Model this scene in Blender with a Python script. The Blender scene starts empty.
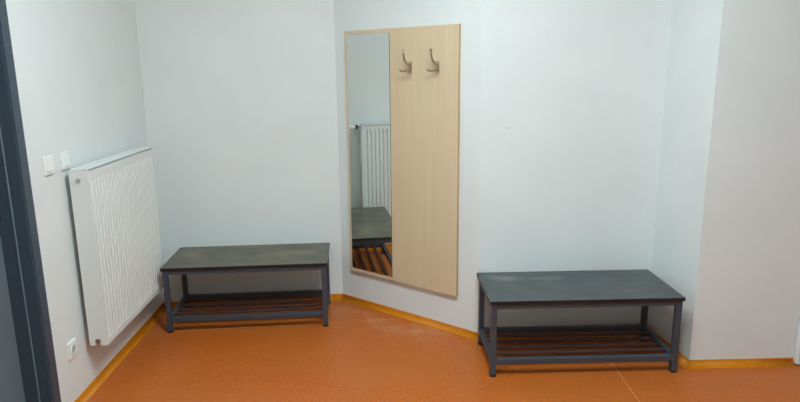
import bpy, bmesh, math, random
from mathutils import Vector, Matrix
random.seed(4)
S = bpy.context.scene
COL = S.collection
V = Vector

# ------------------------------------------------------------------ helpers
def lin(r, g, b):
    f = lambda c: (c/255/12.92) if c/255 <= .04045 else ((c/255+.055)/1.055)**2.4
    return (f(r), f(g), f(b), 1)

class MB:
    """collects shapes, builds ONE mesh object"""
    def __init__(self): self.bm = bmesh.new()
    def box(self, lo, hi, bev=0, seg=2, M=None, mi=0):
        r = bmesh.ops.create_cube(self.bm, size=1)
        vs = r['verts']
        for v in vs:
            v.co = V(((lo[i]+hi[i])/2 + v.co[i]*(hi[i]-lo[i])) for i in range(3))
        fs = {f for v in vs for f in v.link_faces}
        for f in fs: f.material_index = mi
        if bev:
            es = list({e for v in vs for e in v.link_edges})
            rr = bmesh.ops.bevel(self.bm, geom=es, offset=bev, segments=seg, affect='EDGES', profile=.5)
            vs = list({v for f in rr['faces'] for v in f.verts} | {v for v in vs if v.is_valid})
        if M is not None:
            for v in vs: v.co = M @ v.co
        return self
    def tube(self, pts, rad, n=12, cap=True):
        pts = [V(p) for p in pts]
        rads = rad if isinstance(rad, (list, tuple)) else [rad]*len(pts)
        rings = []; prev = None
        for i, p in enumerate(pts):
            a = pts[max(0, i-1)]; b = pts[min(len(pts)-1, i+1)]
            t = (b-a).normalized()
            if prev is None:
                q = V((0, 0, 1)) if abs(t.z) < .9 else V((1, 0, 0))
                u = t.cross(q).normalized()
            else:
                u = (prev - t*prev.dot(t)).normalized()
            prev = u; w = t.cross(u)
            rings.append([self.bm.verts.new(p + (u*math.cos(2*math.pi*k/n) + w*math.sin(2*math.pi*k/n))*rads[i]) for k in range(n)])
        for a, b in zip(rings, rings[1:]):
            for k in range(n):
                f = self.bm.faces.new((a[k], a[(k+1) % n], b[(k+1) % n], b[k])); f.smooth = True
        if cap:
            self.bm.faces.new(rings[0][::-1]); self.bm.faces.new(rings[-1])
        return self
    def prism(self, pts, z0, z1):
        a = [self.bm.verts.new((p[0], p[1], z0)) for p in pts]
        b = [self.bm.verts.new((p[0], p[1], z1)) for p in pts]
        n = len(pts)
        self.bm.faces.new(a[::-1]); self.bm.faces.new(b)
        for k in range(n): self.bm.faces.new((a[k], a[(k+1) % n], b[(k+1) % n], b[k]))
        return self
    def xf(self, M):
        for v in self.bm.verts: v.co = M @ v.co
        return self
    def build(self, name, mats, parent=None, smooth_angle=None):
        bmesh.ops.recalc_face_normals(self.bm, faces=self.bm.faces)
        me = bpy.data.meshes.new(name); self.bm.to_mesh(me); self.bm.free()
        for m in (mats if isinstance(mats, (list, tuple)) else [mats]): me.materials.append(m)
        o = bpy.data.objects.new(name, me); COL.objects.link(o)
        if parent: o.parent = parent
        return o

def thing(name, label, cat, loc, rz=0, group=None):
    o = bpy.data.objects.new(name, None); COL.objects.link(o)
    o.empty_display_size = .1
    o.location = loc; o.rotation_euler = (0, 0, rz)
    o['label'] = label; o['category'] = cat
    if group: o['group'] = group
    return o
def struct(o):
    o['kind'] = 'structure'; return o

# ------------------------------------------------------------------ materials
def mat(name, col, rough=.5, metal=0, spec=.5):
    m = bpy.data.materials.new(name); m.use_nodes = True
    b = m.node_tree.nodes['Principled BSDF']
    b.inputs['Base Color'].default_value = col
    b.inputs['Roughness'].default_value = rough
    b.inputs['Metallic'].default_value = metal
    b.inputs['Specular IOR Level'].default_value = spec
    return m
def nodes(m): return m.node_tree.nodes, m.node_tree.links, m.node_tree.nodes['Principled BSDF']
def noise(m, scale, detail=3, rough=.5, vec=None, dist=0):
    N, L, b = nodes(m)
    n = N.new('ShaderNodeTexNoise'); n.inputs['Scale'].default_value = scale
    n.inputs['Detail'].default_value = detail; n.inputs['Roughness'].default_value = rough
    n.inputs['Distortion'].default_value = dist
    if vec is None:
        tc = N.new('ShaderNodeTexCoord'); vec = tc.outputs['Object']
    L.new(vec, n.inputs['Vector']); return n.outputs['Fac']
def mapping(m, scale=(1, 1, 1), loc=(0, 0, 0), rot=(0, 0, 0)):
    N, L, b = nodes(m)
    tc = N.new('ShaderNodeTexCoord'); mp = N.new('ShaderNodeMapping')
    mp.inputs['Scale'].default_value = scale; mp.inputs['Location'].default_value = loc; mp.inputs['Rotation'].default_value = rot
    L.new(tc.outputs['Object'], mp.inputs['Vector']); return mp.outputs['Vector']
def ramp(m, fac, stops, interp='LINEAR'):
    N, L, b = nodes(m)
    r = N.new('ShaderNodeValToRGB'); r.color_ramp.interpolation = interp
    e = r.color_ramp.elements
    while len(e) < len(stops): e.new(.5)
    for k, (p, c) in enumerate(stops): e[k].position = p; e[k].color = c
    L.new(fac, r.inputs['Fac']); return r.outputs['Color']
def mixc(m, fac, a, bb, mode='MIX'):
    N, L, b = nodes(m)
    x = N.new('ShaderNodeMix'); x.data_type = 'RGBA'; x.blend_type = mode
    for sock, val in ((x.inputs[0], fac), (x.inputs[6], a), (x.inputs[7], bb)):
        if hasattr(val, 'links'): L.new(val, sock)
        else: sock.default_value = val
    return x.outputs[2]
def bump(m, h, strength, dist):
    N, L, b = nodes(m)
    x = N.new('ShaderNodeBump'); x.inputs['Strength'].default_value = strength; x.inputs['Distance'].default_value = dist
    L.new(h, x.inputs['Height']); L.new(x.outputs['Normal'], b.inputs['Normal'])
def setc(m, c):
    N, L, b = nodes(m); L.new(c, b.inputs['Base Color'])
G = lambda v: (v, v, v, 1)

WALLC = lin(226, 230, 228)
wall_m = mat('white wall paint', WALLC, .75, spec=.25)
setc(wall_m, ramp(wall_m, noise(wall_m, 3.0, 4), [(.3, lin(224, 228, 226)), (.7, lin(229, 232, 230))]))
bump(wall_m, noise(wall_m, 160, 4, .6), .22, .004)
ceil_m = mat('ceiling paint', lin(236, 237, 235), .8, spec=.2)

floor_m = mat('orange linoleum', lin(190, 92, 40), .36, spec=.3)
_c = ramp(floor_m, noise(floor_m, 70, 5, .7, dist=.6), [(.28, lin(166, 78, 22)), (.5, lin(186, 94, 30)), (.72, lin(202, 115, 48))])
_d = ramp(floor_m, noise(floor_m, 1.6, 5, .65), [(.42, G(0)), (.75, G(1))])
_c = mixc(floor_m, _d, _c, lin(186, 104, 46))
_N, _L, _b = nodes(floor_m)
_dp = _N.new('ShaderNodeVectorMath'); _dp.operation = 'DOT_PRODUCT'
_tc = _N.new('ShaderNodeTexCoord'); _L.new(_tc.outputs['Object'], _dp.inputs[0]); _dp.inputs[1].default_value = (-.6187, -.7857, 0)
_ma = _N.new('ShaderNodeMath'); _ma.operation = 'ADD'; _L.new(_dp.outputs['Value'], _ma.inputs[0]); _ma.inputs[1].default_value = 2.920   # distance from the angled wall
_mr = ramp(floor_m, _ma.outputs[0], [(0, G(0)), (.03, G(1)), (.09, G(.8)), (.32, G(0))])
_mu = _N.new('ShaderNodeMath'); _mu.operation = 'MULTIPLY'; _dt = _N.new('ShaderNodeVectorMath'); _dt.operation = 'DOT_PRODUCT'
_L.new(_tc.outputs['Object'], _dt.inputs[0]); _dt.inputs[1].default_value = (-.7857, .6187, 0)
_mb = _N.new('ShaderNodeMath'); _mb.operation = 'SUBTRACT'; _L.new(_dt.outputs['Value'], _mb.inputs[0]); _mb.inputs[1].default_value = 1.74   # 0 at the right end of that wall, 1.07 at its left end
_mc = _N.new('ShaderNodeMath'); _mc.operation = 'MULTIPLY'; _L.new(_mr, _mc.inputs[0]); _L.new(ramp(floor_m, _mb.outputs[0], [(0, G(0)), (.05, G(1)), (.85, G(.9)), (1, G(.2))]), _mc.inputs[1])
_L.new(_mc.outputs[0], _mu.inputs[0])
_L.new(ramp(floor_m, noise(floor_m, 4.5, 6, .7), [(.48, G(0)), (.66, G(.75))]), _mu.inputs[1])
_c = mixc(floor_m, _mu.outputs[0], _c, lin(206, 158, 112))       # paler blotches along the angled wall
setc(floor_m, _c)
_N, _L, _b = nodes(floor_m)
_L.new(ramp(floor_m, noise(floor_m, 5, 4), [(.3, G(.30)), (.7, G(.42))]), _b.inputs['Roughness'])
bump(floor_m, noise(floor_m, 220, 3), .05, .002)
seam_m = mat('weld seam', lin(218, 140, 82), .5)
base_m = mat('ochre coved skirting', lin(214, 132, 26), .5, spec=.25)
setc(base_m, ramp(base_m, noise(base_m, 60, 4), [(.3, lin(202, 120, 12)), (.7, lin(214, 132, 20))]))

wood_m = mat('pale maple laminate', lin(214, 190, 152), .45, spec=.4)
_v = mapping(wood_m, (55, 55, 1.1))
_g = noise(wood_m, 1.0, 5, .6, _v, .3)
_v2 = mapping(wood_m, (8, 8, .5))
_g2 = noise(wood_m, 1.0, 4, .5, _v2, .8)
_c = ramp(wood_m, _g, [(.2, lin(213, 190, 154)), (.55, lin(218, 197, 163)), (.85, lin(223, 204, 172))])
_c = mixc(wood_m, ramp(wood_m, _g2, [(.4, G(0)), (.7, G(.4))]), _c, lin(212, 186, 146))
setc(wood_m, _c)
edge_m = mat('maple edge band', lin(196, 160, 114), .5)
mirror_m = mat('mirror silver', (.86, .90, .885, 1), .015, 1)
mirror_edge_m = mat('mirror glass edge', lin(70, 92, 88), .2)
steel_m = mat('brushed nickel', lin(190, 178, 158), .33, 1)
chrome_m = mat('chrome', lin(205, 205, 200), .2, 1)
brass_m = mat('aged brass fitting', lin(150, 132, 105), .4, .9)
frame_m = mat('slate grey powder coat', lin(66, 71, 80), .45, spec=.4)
bump(frame_m, noise(frame_m, 500, 2), .06, .001)
slat_m = mat('dark brown shelf slat', lin(74, 46, 38), .55)
black_m = mat('black edge', lin(24, 25, 28), .45)
rubber_m = mat('black rubber', lin(18, 18, 20), .7)
def top_mat(name, base, base2, dust, spots, amount):
    m = mat(name, base, .42, spec=.5)
    c = ramp(m, noise(m, 6, 5, .6), [(.35, base), (.7, base2)])
    c = mixc(m, ramp(m, noise(m, 180, 3, .7), [(.45, G(0)), (.75, G(.25))]), c, dust)
    N, L, b = nodes(m)
    for (x, y, sx, sy, rot, st) in spots:
        v = mapping(m, (1/sx, 1/sy, 0), (0, 0, 0), (0, 0, 0))
        mp = v.node; mp.vector_type = 'TEXTURE'
        mp.inputs['Location'].default_value = (x, y, 0); mp.inputs['Rotation'].default_value = (0, 0, rot); mp.inputs['Scale'].default_value = (sx, sy, 1)
        # blotch: distance to the stain's centre broken up by noise
        mp2 = N.new('ShaderNodeVectorMath'); mp2.operation = 'MULTIPLY'; mp2.inputs[1].default_value = (1, 1, 0)
        L.new(v, mp2.inputs[0])
        ln = N.new('ShaderNodeVectorMath'); ln.operation = 'LENGTH'; L.new(mp2.outputs[0], ln.inputs[0])
        nz = noise(m, 9, 5, .65)
        ad = N.new('ShaderNodeMath'); ad.operation = 'MULTIPLY_ADD'; L.new(nz, ad.inputs[0]); ad.inputs[1].default_value = 1.1; L.new(ln.outputs['Value'], ad.inputs[2])
        fac = ramp(m, ad.outputs[0], [(.55, G(st)), (1.0, G(0))])
        c = mixc(m, fac, c, dust)
    setc(m, c)
    L.new(ramp(m, noise(m, 7, 4), [(.3, G(.36)), (.7, G(.5))]), b.inputs['Roughness'])
    return m
top_a_m = top_mat('dusty charcoal bench top', lin(82, 80, 71), lin(96, 91, 76), lin(138, 126, 96),
                  [(.12, .28, .30, .30, .1, .6), (.76, .24, .50, .17, .25, .7), (.45, .42, .7, .07, 0, .5), (.6, .05, .45, .07, .1, .4)], 1)
top_b_m = top_mat('charcoal bench top', lin(61, 67, 69), lin(67, 72, 73), lin(142, 143, 134),
                  [(.15, .34, .26, .14, -.3, .6), (.36, .34, .3, .08, 0, .4)], 1)
rad_m = mat('white radiator enamel', lin(225, 228, 225), .35, spec=.5)
plast_m = mat('white plastic', lin(236, 237, 233), .35)
recess_shade_m = mat('socket recess shade', lin(196, 197, 194), .5)  # shadow inside the socket put into a greyer plastic colour
dark_m = mat('dark hole', lin(20, 20, 20), .8)
door_frame_m = mat('blue grey steel door frame', lin(62, 76, 88), .42)
door_leaf_m = mat('grey door leaf', lin(104, 116, 124), .5)
gasket_m = mat('pale gasket', lin(104, 122, 132), .6)
wdoor_m = mat('white door lacquer', lin(228, 229, 226), .4)
patch_m = mat('wall filler', lin(214, 216, 214), .8)
spot_m = mat('pinkish scuff', lin(190, 170, 175), .8)

# ------------------------------------------------------------------ room plan (metres, inner faces)
H = 3.0
CL = V((-1.608, 3.906)); C1 = V((-.405, 4.035)); C2 = V((.446, 3.365)); C3 = V((1.478, 3.437)); C4 = V((1.523, 2.987))
e2 = V((-.043, .99908)).normalized(); n2 = V((e2.y, -e2.x))          # along / out of the left wall
L0 = V((-1.553, 2.632))
ef = (V((2.082, 3.003)) - C4).normalized()
C5 = C4 + ef*1.75
YR = -2.2
LR = L0 + e2*((YR - L0.y)/e2.y)
RR = V((C5.x, YR))
T = .22
poly = [LR, CL, C1, C2, C3, C4, C5, RR]

def seg_normal(a, b):                       # inward normal for this winding
    d = (b-a).normalized(); return V((d.y, -d.x))
def offset_pt(i, t):
    n = len(poly); a, b, c = poly[i-1], poly[i], poly[(i+1) % n]
    n1, n3 = seg_normal(a, b), seg_normal(b, c)
    k = (n1+n3)/(1+n1.dot(n3)); return b + k*t
OUT = [offset_pt(i, -T) for i in range(len(poly))]

def wall(name, i, z0=0, z1=H):
    j = (i+1) % len(poly)
    return struct(MB().prism([poly[i], poly[j], OUT[j], OUT[i]], z0, z1).build(name, wall_m))
def LW(s, off, z=None):
    p = L0 + e2*s + n2*off
    return p if z is None else V((p.x, p.y, z))

# floor, ceiling
xs = [p.x for p in OUT]; ys = [p.y for p in OUT]
fl = struct(MB().prism(OUT, -.12, 0).build('floor', floor_m))
struct(MB().prism(OUT, H, H+.12).build('ceiling', ceil_m))
sm = MB(); 
sm.box((1.125, -2.1, 0), (1.1295, 3.40, .0006)); sm.build('seam', seam_m, fl)
sm = MB()
def strip(m, a, b, w, h):
    d = (b-a).normalized(); q = V((-d.y, d.x))*w/2
    m.prism([a-q, b-q, b+q, a+q], 0, h)
strip(sm, V((-1.55, 3.485)), V((.045, 3.672)), .0045, .0006); sm.build('seam', seam_m, fl)

# left wall with the doorway
DS0, DS1, DH = -1.075, -.175, 2.02         # doorway along s, height
wl = MB()
sCL = (CL-L0).dot(e2)
wl.prism([LW(DS1, 0), CL, OUT[1], LW(DS1, -T)], 0, H)
wl.prism([LR, LW(DS0, 0), LW(DS0, -T), OUT[0]], 0, H)
wl.prism([LW(DS0, 0), LW(DS1, 0), LW(DS1, -T), LW(DS0, -T)], DH, H)
struct(wl.build('wall_left', wall_m))
struct_back_l = wall('wall_back_left', 1)
wall('wall_diagonal', 2)
wr = wall('wall_back_right', 3)
wall('wall_pillar_side', 4)
# pillar front wall with a doorway to the right
PS0, PS1, PH = .560, 1.46, 2.02
nf = seg_normal(C4, C5)
def PW(s, off): return C4 + ef*s + nf*off
wp = MB()
wp.prism([C4, PW(PS0, 0), PW(PS0, -T), OUT[5]], 0, H)
wp.prism([PW(PS1, 0), C5, OUT[6], PW(PS1, -T)], 0, H)
wp.prism([PW(PS0, 0), PW(PS1, 0), PW(PS1, -T), PW(PS0, -T)], PH, H)
wp = struct(wp.build('wall_pillar_front', wall_m))
wall('wall_right', 6)
wall('wall_rear', 7)

# tiny marks on the walls
def disc(name, p, n, r, m, parent):
    n = V((n.x, n.y, 0)); p = V(p)
    MB().tube([p, p+n*.0012], [r, r*.8], 12).build(name, m, parent)
nb = seg_normal(C2, C3)
q = C2 + (C3-C2).normalized()*.16
disc('filled_hole', (q.x, q.y, 1.235), nb, .007, patch_m, wr)
q = C4 + ef*.47
disc('scuff_mark', (q.x, q.y, 1.235), nf, .004, spot_m, wp)

# coved skirting: swept profile along each wall
ZB, CV = .035, .030
prof = [(0, ZB), (.004, ZB), (.005, ZB-.004), (.0055, .024), (.009, .014), (.015, .007), (.022, .003), (CV, .0008), (CV, -.001), (0, -.001)]
def skirt(name, a, b, ia=None, ib=None):
    """a,b wall-foot points; ia/ib = poly index for mitre (None = square end)"""
    d = (b-a).normalized(); n = V((d.y, -d.x)); m = MB(); rings = []
    for (p, idx) in ((a, ia), (b, ib)):
        ring = []
        for (o, z) in prof:
            q = p + n*o if idx is None else offset_pt(idx, o)
            ring.append(m.bm.verts.new((q.x, q.y, z)))
        rings.append(ring)
    k = len(prof)
    for i in range(k):
        f = m.bm.faces.new((rings[0][i], rings[0][(i+1) % k], rings[1][(i+1) % k], rings[1][i])); f.smooth = 1 < i < 7
    m.bm.faces.new(rings[0]); m.bm.faces.new(rings[1][::-1])
    return struct(m.build(name, base_m))
skirt('baseboard_left', LW(-.121, 0), CL, None, 1)
skirt('baseboard_left', LR, LW(DS0-.066, 0), 0, None)
skirt('baseboard_back_left', CL, C1, 1, 2)
skirt('baseboard_diagonal', C1, C2, 2, 3)
skirt('baseboard_back_right', C2, C3, 3, 4)
skirt('baseboard_pillar_side', C3, C4, 4, 5)
skirt('baseboard_pillar_front', C4, PW(PS0-.003, 0), 5, None)
skirt('baseboard_pillar_front', PW(PS1+.06, 0), C5, None, 6)
skirt('baseboard_right', C5, RR, 6, 7)
skirt('baseboard_rear', RR, LR, 7, 0)

# ------------------------------------------------------------------ door_1: steel frame and grey leaf in the left wall
ML = Matrix(((n2.x, e2.x, 0, L0.x), (n2.y, e2.y, 0, L0.y), (0, 0, 1, 0), (0, 0, 0, 1)))   # local (out, along, up)
d1 = struct(MB().box((-.150, DS0+.012, .008), (-.105, DS1-.012, DH-.012), .002, 1, ML).build('door_1', door_leaf_m))
f = MB()
for (s0, s1, r0, r1) in ((DS1-.003, DS1+.052, DS1-.010, DS1-.002), (DS0-.063, DS0+.003, DS0+.002, DS0+.010)):
    f.box((-.001, s0, 0), (.012, s1, DH+.063), .002, 2, ML)          # face on the room side
    f.box((-.050, r0, 0), (.006, r1, DH), 0, 1, ML)                  # reveal, front half
    hi = r1 if s0 > -.6 else r1-.006
    lo_ = r0+.006 if s0 > -.6 else r0
    f.box((-.2, r0-.004 if s0 > -.6 else r0, 0), (-.046, r1 if s0 > -.6 else r1+.004, DH), .001, 1, ML)   # reveal behind the small step
f.box((-.001, DS0-.063, DH-.003), (.012, DS1+.063, DH+.063), .002, 2, ML)
f.box((-.2, DS0+.004, DH-.010), (.006, DS1-.004, DH-.002), 0, 1, ML)
f.build('door_frame', door_frame_m, d1)
g = MB()
g.box((-.0475, DS1-.0165, 0), (-.0425, DS1-.009, DH-.012), .001, 1, ML)
g.box((-.0475, DS0+.009, 0), (-.0425, DS0+.0165, DH-.012), .001, 1, ML)
g.build('door_gasket', gasket_m, d1)
MB().box((-.104, DS1-.016, .965), (-.092, DS1-.0135, 1.06), .0005, 1, ML).build('strike_plate', dark_m, d1)
hn = MB()
hn.tube([ML @ V((-.105, DS0+.08, 1.03)), ML @ V((-.055, DS0+.08, 1.03)), ML @ V((-.05, DS0+.09, 1.03)), ML @ V((-.05, DS0+.20, 1.03))], .009)
hn.box((-.106, DS0+.06, .93), (-.099, DS0+.10, 1.09), .003, 2, ML)
hn.build('door_handle', chrome_m, d1)

# ------------------------------------------------------------------ door_2: white door right of the pillar
MP = Matrix(((ef.x, nf.x, 0, C4.x), (ef.y, nf.y, 0, C4.y), (0, 0, 1, 0), (0, 0, 0, 1)))   # local (along, out, up)
d2 = struct(MB().box((PS0+.028, -.02, .012), (PS1-.012, .034, PH-.012), .003, 2, MP).build('door_2', wdoor_m))
f = MB()
f.box((PS0+.003, -.2, .007), (PS0+.028, .030, PH), .003, 2, MP)
f.box((PS1-.012, -.2, 0), (PS1-.001, .030, PH), .003, 2, MP)
f.box((PS0+.003, -.2, PH-.012), (PS1-.001, .030, PH-.001), .003, 2, MP)
f.build('door_frame', wdoor_m, d2)
MB().box((PS0+.005, -.19, 0), (PS0+.028, .024, .008), .002, 1, MP).build('door_gap_shade', black_m, d2)  # black block standing in for the shaded gap under the door
for z in (.25, 1.0, 1.78):
    MB().tube([MP @ V((PS0+.026, .036, z-.04)), MP @ V((PS0+.026, .036, z+.04))], .007, 10).build('door_hinge', steel_m, d2)

# ------------------------------------------------------------------ radiator (local: x out of wall, y along, z up)
RL = .860; RZ0, RZ1 = .244, 1.120; RH = RZ1-RZ0
o = LW(.156, 0, 0)
rad = thing('radiator', 'white ribbed panel radiator hung on the left wall beside the dark door frame', 'radiator', (o.x, o.y, RZ0), math.atan2(n2.y, n2.x))
D0, D1 = .028, .119
def ribbed(x0, sign, name):
    m = MB(); N = 24; y0, y1 = .004, RL-.004
    cols = [(y0, 0)]
    p = (y1-y0-.03)/N
    for i in range(N):
        b = y0+.015+i*p
        cols += [(b, 0), (b+p*.15, 1), (b+p*.40, 1), (b+p*.55, 0)]
    cols.append((y1, 0))
    rows = [(0.004, 0), (.030, 0), (.044, 1), (RH-.052, 1), (RH-.046, 0), (RH-.012, 0)]
    G_ = [[m.bm.verts.new((x0 - sign*.0075*d*k, y, z)) for (y, d) in cols] for (z, k) in rows]
    for r in range(len(rows)-1):
        for c in range(len(cols)-1):
            m.bm.faces.new((G_[r][c], G_[r][c+1], G_[r+1][c+1], G_[r+1][c]))
    # flat back face so the plate is solid
    bx = x0 - sign*.016
    B = [m.bm.verts.new((bx, y, z)) for (y, z) in ((y0, .004), (y1, .004), (y1, RH-.012), (y0, RH-.012))]
    m.bm.faces.new(B)
    m.bm.faces.new([B[0], B[1]] + G_[0][::-1]); m.bm.faces.new([B[3], B[2]] + G_[-1][::-1])
    m.bm.faces.new([B[0], B[3]] + [G_[r][0] for r in range(len(rows)-1, -1, -1)])
    m.bm.faces.new([B[1], B[2]] + [G_[r][-1] for r in range(len(rows)-1, -1, -1)])
    return m.build(name, rad_m, rad)
ribbed(D1, 1, 'front_panel')
ribbed(D0+.004, -1, 'back_panel')
fin = MB()
for i in range(58):
    y = .02 + i*(RL-.04)/57
    fin.box((D0+.02, y-.0008, .06), (D1-.016, y+.0008, RH-.06))
fin.build('convector_fins', rad_m, rad)
# side panels with a notch cut from the bottom for the plug
for (a, b) in ((0, .004), (RL-.004, RL)):
    m = MB()
    w0, w1 = D0+.002, D1-.0005
    m.box((w0, a, .034), (w1, b, RH-.002), .001, 1)
    m.box((w0, a, .002), (w0+.034, b, .036), .001, 1)
    m.box((w1-.036, a, .002), (w1, b, .036), .001, 1)
    m.build('side_panel', rad_m, rad)
m = MB()
m.box((D0, 0, RH-.006), (D0+.014, RL, RH), .0015, 2); m.box((D1-.024, 0, RH-.006), (D1-.008, RL, RH), .0015, 2)
m.box((D0, 0, RH-.006), (D1-.008, .014, RH), .0015, 2); m.box((D0, RL-.014, RH-.006), (D1-.008, RL, RH), .0015, 2)
for i in range(46):
    y = .02+i*(RL-.04)/45
    m.box((D0+.010, y-.0052, RH-.005), (D1-.020, y+.0052, RH-.001))
m.box((D0+.046, .01, RH-.006), (D0+.050, RL-.01, RH-.0008))
m.build('top_grille', rad_m, rad)
ym = (D0+D1)/2
pl = MB().tube([(ym-.004, .006, RH-.052), (ym-.004, -.004, RH-.052)], .0115, 20).build('vent_plug', chrome_m, rad)
MB().tube([(ym-.004, -.004, RH-.052), (ym-.004, -.009, RH-.052)], .006, 6).build('plug_screw', chrome_m, pl)
pl = MB().tube([(ym-.002, .016, .024), (ym-.002, -.003, .024)], .0125, 20).build('drain_plug', brass_m, rad)
MB().tube([(ym-.002, -.003, .024), (ym-.002, -.009, .024)], .007, 6).build('plug_screw', brass_m, pl)
for y in (.14, RL-.14):
    m = MB(); m.box((0, y-.015, .10), (.006, y+.015, RH-.08), .001, 1)
    m.box((0, y-.01, .12), (D0+.012, y+.01, .15), .001, 1); m.box((0, y-.01, RH-.14), (D0+.012, y+.01, RH-.11), .001, 1)
    m.build('wall_bracket', rad_m, rad)
vz = RH-.026
m = MB().tube([(ym, RL-.004, vz), (ym, RL+.03, vz)], [.011, .012], 16)
m.tube([(ym, RL+.018, vz), (ym-.03, RL+.018, vz), (-.002, RL+.018, vz)], .0085, 14)
m.build('valve_body', chrome_m, rad)
hd = MB().tube([(ym, RL+.042, vz), (ym, RL+.056, vz), (ym, RL+.090, vz), (ym, RL+.096, vz)], [.016, .0185, .017, .013], 22)
hd.build('thermostat_head', plast_m, rad)
MB().tube([(ym, RL+.028, vz), (ym, RL+.044, vz)], [.0185, .0185], 18).build('thermostat_collar', rubber_m, rad)
m = MB().tube([(ym, RL-.004, .03), (ym, RL+.028, .03), (ym-.006, RL+.036, .03), (-.002, RL+.036, .03)], .009, 12)
m.tube([(ym, RL+.002, .03), (ym, RL+.02, .03)], .015, 6)
m.build('return_pipe', brass_m, rad)

# ------------------------------------------------------------------ switches and socket on the left wall
def plate(name, label, cat, s, z, w=.077, h=.082, group=None):
    p = LW(s, 0, 0)
    t = thing(name, label, cat, (p.x, p.y, z), math.atan2(n2.y, n2.x), group)
    MB().box((-.001, -w/2, -h/2), (.0095, w/2, h/2), .004, 3).build('cover_plate', plast_m, t)
    return t
for (s, lab) in ((.044, 'white light switch left of its twin, nearer the dark door frame'), (.192, 'white light switch just above the near end of the radiator')):
    t = plate('light_switch', lab, 'light switch', s, 1.158, group='light switches on the left wall')
    m = MB().box((.006, -.027, -.027), (.0125, .027, .027), .002, 2)
    m.xf(Matrix.Rotation(math.radians(-4), 4, 'Y'))
    m.build('rocker', plast_m, t)
t = plate('wall_socket', 'white power socket low on the left wall below the radiator end', 'socket', .040, .285)
m = MB()
ring = [(.0096, .027), (.0135, .0265), (.0135, .0215), (.004, .0205), (.004, .0)]
n = 32
rr = []
for (x, r) in ring:
    rr.append([m.bm.verts.new((x, r*math.cos(2*math.pi*k/n), r*math.sin(2*math.pi*k/n))) for k in range(n)] if r else None)
for a, b in zip(rr, rr[1:]):
    if b is None: m.bm.faces.new(a); continue
    for k in range(n): m.bm.faces.new((a[k], a[(k+1) % n], b[(k+1) % n], b[k]))
m.build('socket_ring', plast_m, t)
MB().tube([(.0102, 0, 0), (.0107, 0, 0)], .0203, 28).build('socket_well', recess_shade_m, t)
m = MB()
for y in (-.0095, .0095): m.tube([(.0104, y, 0), (.0111, y, 0)], .0026, 12)
m.build('pin_holes', dark_m, t)
MB().tube([(.0102, 0, .012), (.021, 0, .012)], .0024, 10).build('earth_pin', chrome_m, t)

# ------------------------------------------------------------------ wall panel with mirror and hooks (local: x along wall, y out, z up)
ed = (C2-C1).normalized(); nd = seg_normal(C1, C2)
o = C1 + ed*.100
o = o + nd*.0036
pan = thing('coat_rack_panel', 'tall pale maple panel on the angled wall with a mirror strip and two coat hooks', 'coat rack', (o.x, o.y, .234), math.atan2(ed.y, ed.x))
PWD, PHT = .850, 1.562       # outward is local -y
pan.rotation_euler.x = -.0023      # hangs very slightly out of plumb
m = MB(); m.box((0, -.020, 0), (PWD, 0, PHT), .0012, 1)
for f in m.bm.faces: f.material_index = 0 if abs(f.calc_center_median().y+.02) < .001 else 1
m.build('board', [wood_m, edge_m], pan)
m = MB(); m.box((.024, -.0245, .026), (.366, -.0195, PHT-.024), .0008, 1)
for f in m.bm.faces: f.material_index = 0 if abs(f.calc_center_median().y+.0245) < .0002 else 1
m.build('mirror', [mirror_m, mirror_edge_m], pan)
for hx in (.518, .712):
    hz = 1.336
    def P(x, y, z): return (hx+x, -.02-y, hz+z)
    m = MB()
    m.box(P(-.012, .004, -.030), P(.012, 0, .032), .0016, 2)
    m.tube([P(0, .003, 0), P(0, .012, 0)], [.013, .010], 16)
    hk = m.build('coat_hook', steel_m, pan)
    pts = [P(0, .004, .006), P(0, .018, .011), P(0, .036, .021), P(0, .051, .036), P(0, .061, .056), P(0, .066, .076), P(0, .068, .090)]
    m = MB().tube(pts, [.0075, .0065, .006, .006, .006, .0065, .008], 12)
    m.tube([P(0, .068, .087), P(0, .0685, .094), P(0, .069, .098)], [.0085, .0105, .006], 12)
    m.build('upper_prong', steel_m, hk)
    for sgn in (-1, 1):
        pts = [P(0, .006, -.010), P(sgn*.010, .018, -.020), P(sgn*.022, .036, -.024), P(sgn*.031, .052, -.020), P(sgn*.034, .060, -.010)]
        m = MB().tube(pts, [.006, .0055, .005, .005, .007], 12)
        m.build('lower_prong', steel_m, hk)
    for z in (-.022, .024):
        MB().tube([P(0, .003, z), P(0, .0055, z)], [.0045, .003], 10).build('screw', steel_m, hk)

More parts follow.
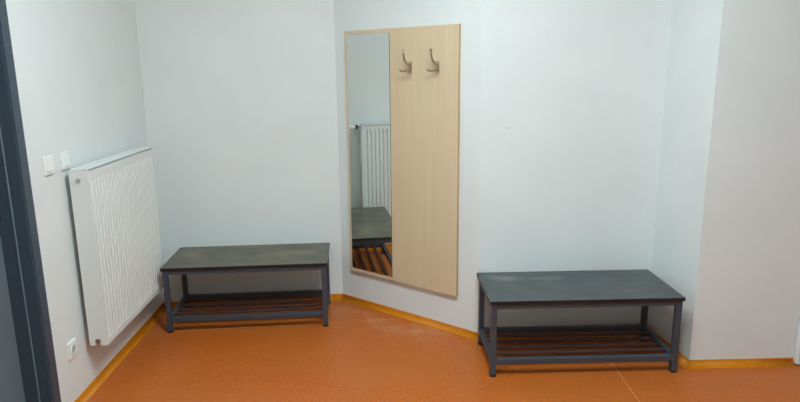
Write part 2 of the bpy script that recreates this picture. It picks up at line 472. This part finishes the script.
# ------------------------------------------------------------------ benches
BL_, BW, BH = .990, .453, .415
def make_bench(label, loc, rz, top):
    b = thing('shoe_bench', label, 'bench', loc, rz, 'shoe benches by the walls')
    m = MB(); m.box((0, 0, BH-.019), (BL_, BW, BH), .0015, 2)
    for f in m.bm.faces: f.material_index = 0 if f.normal.z > .9 or f.calc_center_median().z > BH-.0002 else 1
    m.build('tabletop', [top, black_m], b)
    i, q = .008, .030                      # overhang, tube size
    x0, x1, y0, y1 = i, BL_-i, i, BW-.036
    zt = BH-.019
    for (x, y) in ((x0, y0), (x1-q, y0), (x0, y1-q), (x1-q, y1-q)):
        lg = MB().box((x, y, .008), (x+q, y+q, zt), .003, 2).build('leg', frame_m, b)
        MB().box((x-.001, y-.001, 0), (x+q+.001, y+q+.001, .012), .003, 2).build('foot_cap', rubber_m, lg)
    def rail(name, lo, hi): MB().box(lo, hi, .003, 2).build(name, frame_m, b)
    ap = .026
    rail('apron_rail', (x0+q, y0, zt-ap), (x1-q, y0+q, zt)); rail('apron_rail', (x0+q, y1-q, zt-ap), (x1-q, y1, zt))
    rail('apron_rail', (x0, y0+q, zt-ap), (x0+q, y1-q, zt)); rail('apron_rail', (x1-q, y0+q, zt-ap), (x1, y1-q, zt))
    a, c = .066, .096
    rail('shelf_rail', (x0+q, y0+.001, a), (x1-q, y0+q, c)); rail('shelf_rail', (x0+q, y1-q, a), (x1-q, y1-.001, c))
    rail('shelf_rail', (x0+.001, y0+q, a), (x0+q, y1-q, c)); rail('shelf_rail', (x1-q, y0+q, a), (x1-.001, y1-q, c))
    n = 4
    for k in range(n):
        y = y0+q + (y1-y0-2*q)*(k+1)/(n+1)
        MB().box((x0+q-.003, y-.012, .076), (x1-q+.003, y+.012, .090), .003, 2).build('shelf_slat', slat_m, b)
    return b
make_bench('low dark bench with a dusty brown-stained top, in the corner beside the radiator', (-1.4333, 3.472, 0), .0749, top_a_m)
make_bench('low dark bench with a pale scuff on its top, standing beside the pillar', (.4462, 2.8836, 0), .02575, top_b_m)

# ------------------------------------------------------------------ ceiling lamp, plus two unseen ones added to even the light
em = bpy.data.materials.new('lit diffuser'); em.use_nodes = True
b = em.node_tree.nodes['Principled BSDF']; b.inputs['Emission Color'].default_value = (.76, .935, 1, 1); b.inputs['Emission Strength'].default_value = 76.0
b.inputs['Base Color'].default_value = G(.8)
def ceiling_light(x, y, label, sx, sy):
    lamp = thing('ceiling_light', label, 'ceiling light', (x, y, H), 0, 'ceiling lights')
    MB().box((-sx-.02, -sy-.02, -.05), (sx+.02, sy+.02, 0), .006, 2).build('housing', plast_m, lamp)
    MB().box((-sx, -sy, -.056), (sx, sy, -.049), .002, 1).build('diffuser', em, lamp)
ceiling_light(-.2, 2.0, 'white ceiling light nearest the panel, over the gap between the benches', .185, .185)
ceiling_light(.4, 1.3, 'largest fill light, added unseen at the ceiling, second from the panel', .25, .25)  # added fill so the walls come out evenly bright
ceiling_light(-.1, -.5, 'small fill light, added unseen at the ceiling, farthest from the panel', .11, .11)  # added behind the camera to lift frame fronts and under-bench walls

# ------------------------------------------------------------------ world, camera, view
w = bpy.data.worlds.new('world'); S.world = w; w.use_nodes = True
w.node_tree.nodes['Background'].inputs[0].default_value = (.6, .65, .7, 1); w.node_tree.nodes['Background'].inputs[1].default_value = .3
f_px, pit, roll = 611.20219, .20996, -.01107
fw = V((0, math.cos(pit), -math.sin(pit))); r = V((1, 0, 0)); u = r.cross(fw)
r2 = r*math.cos(roll)+u*math.sin(roll); u2 = u*math.cos(roll)-r*math.sin(roll)
cd = bpy.data.cameras.new('camera'); cam = bpy.data.objects.new('camera', cd); COL.objects.link(cam)
cam.matrix_world = Matrix(((r2.x, u2.x, -fw.x, 0), (r2.y, u2.y, -fw.y, 0), (r2.z, u2.z, -fw.z, 1.55), (0, 0, 0, 1)))
cd.sensor_width = 36; cd.lens = f_px/800*36; cd.clip_start = .02
S.camera = cam
vs = S.view_settings
vs.view_transform = 'Standard'; vs.look = 'None'; vs.gamma = 1; vs.use_curve_mapping = False; vs.exposure = 0.0
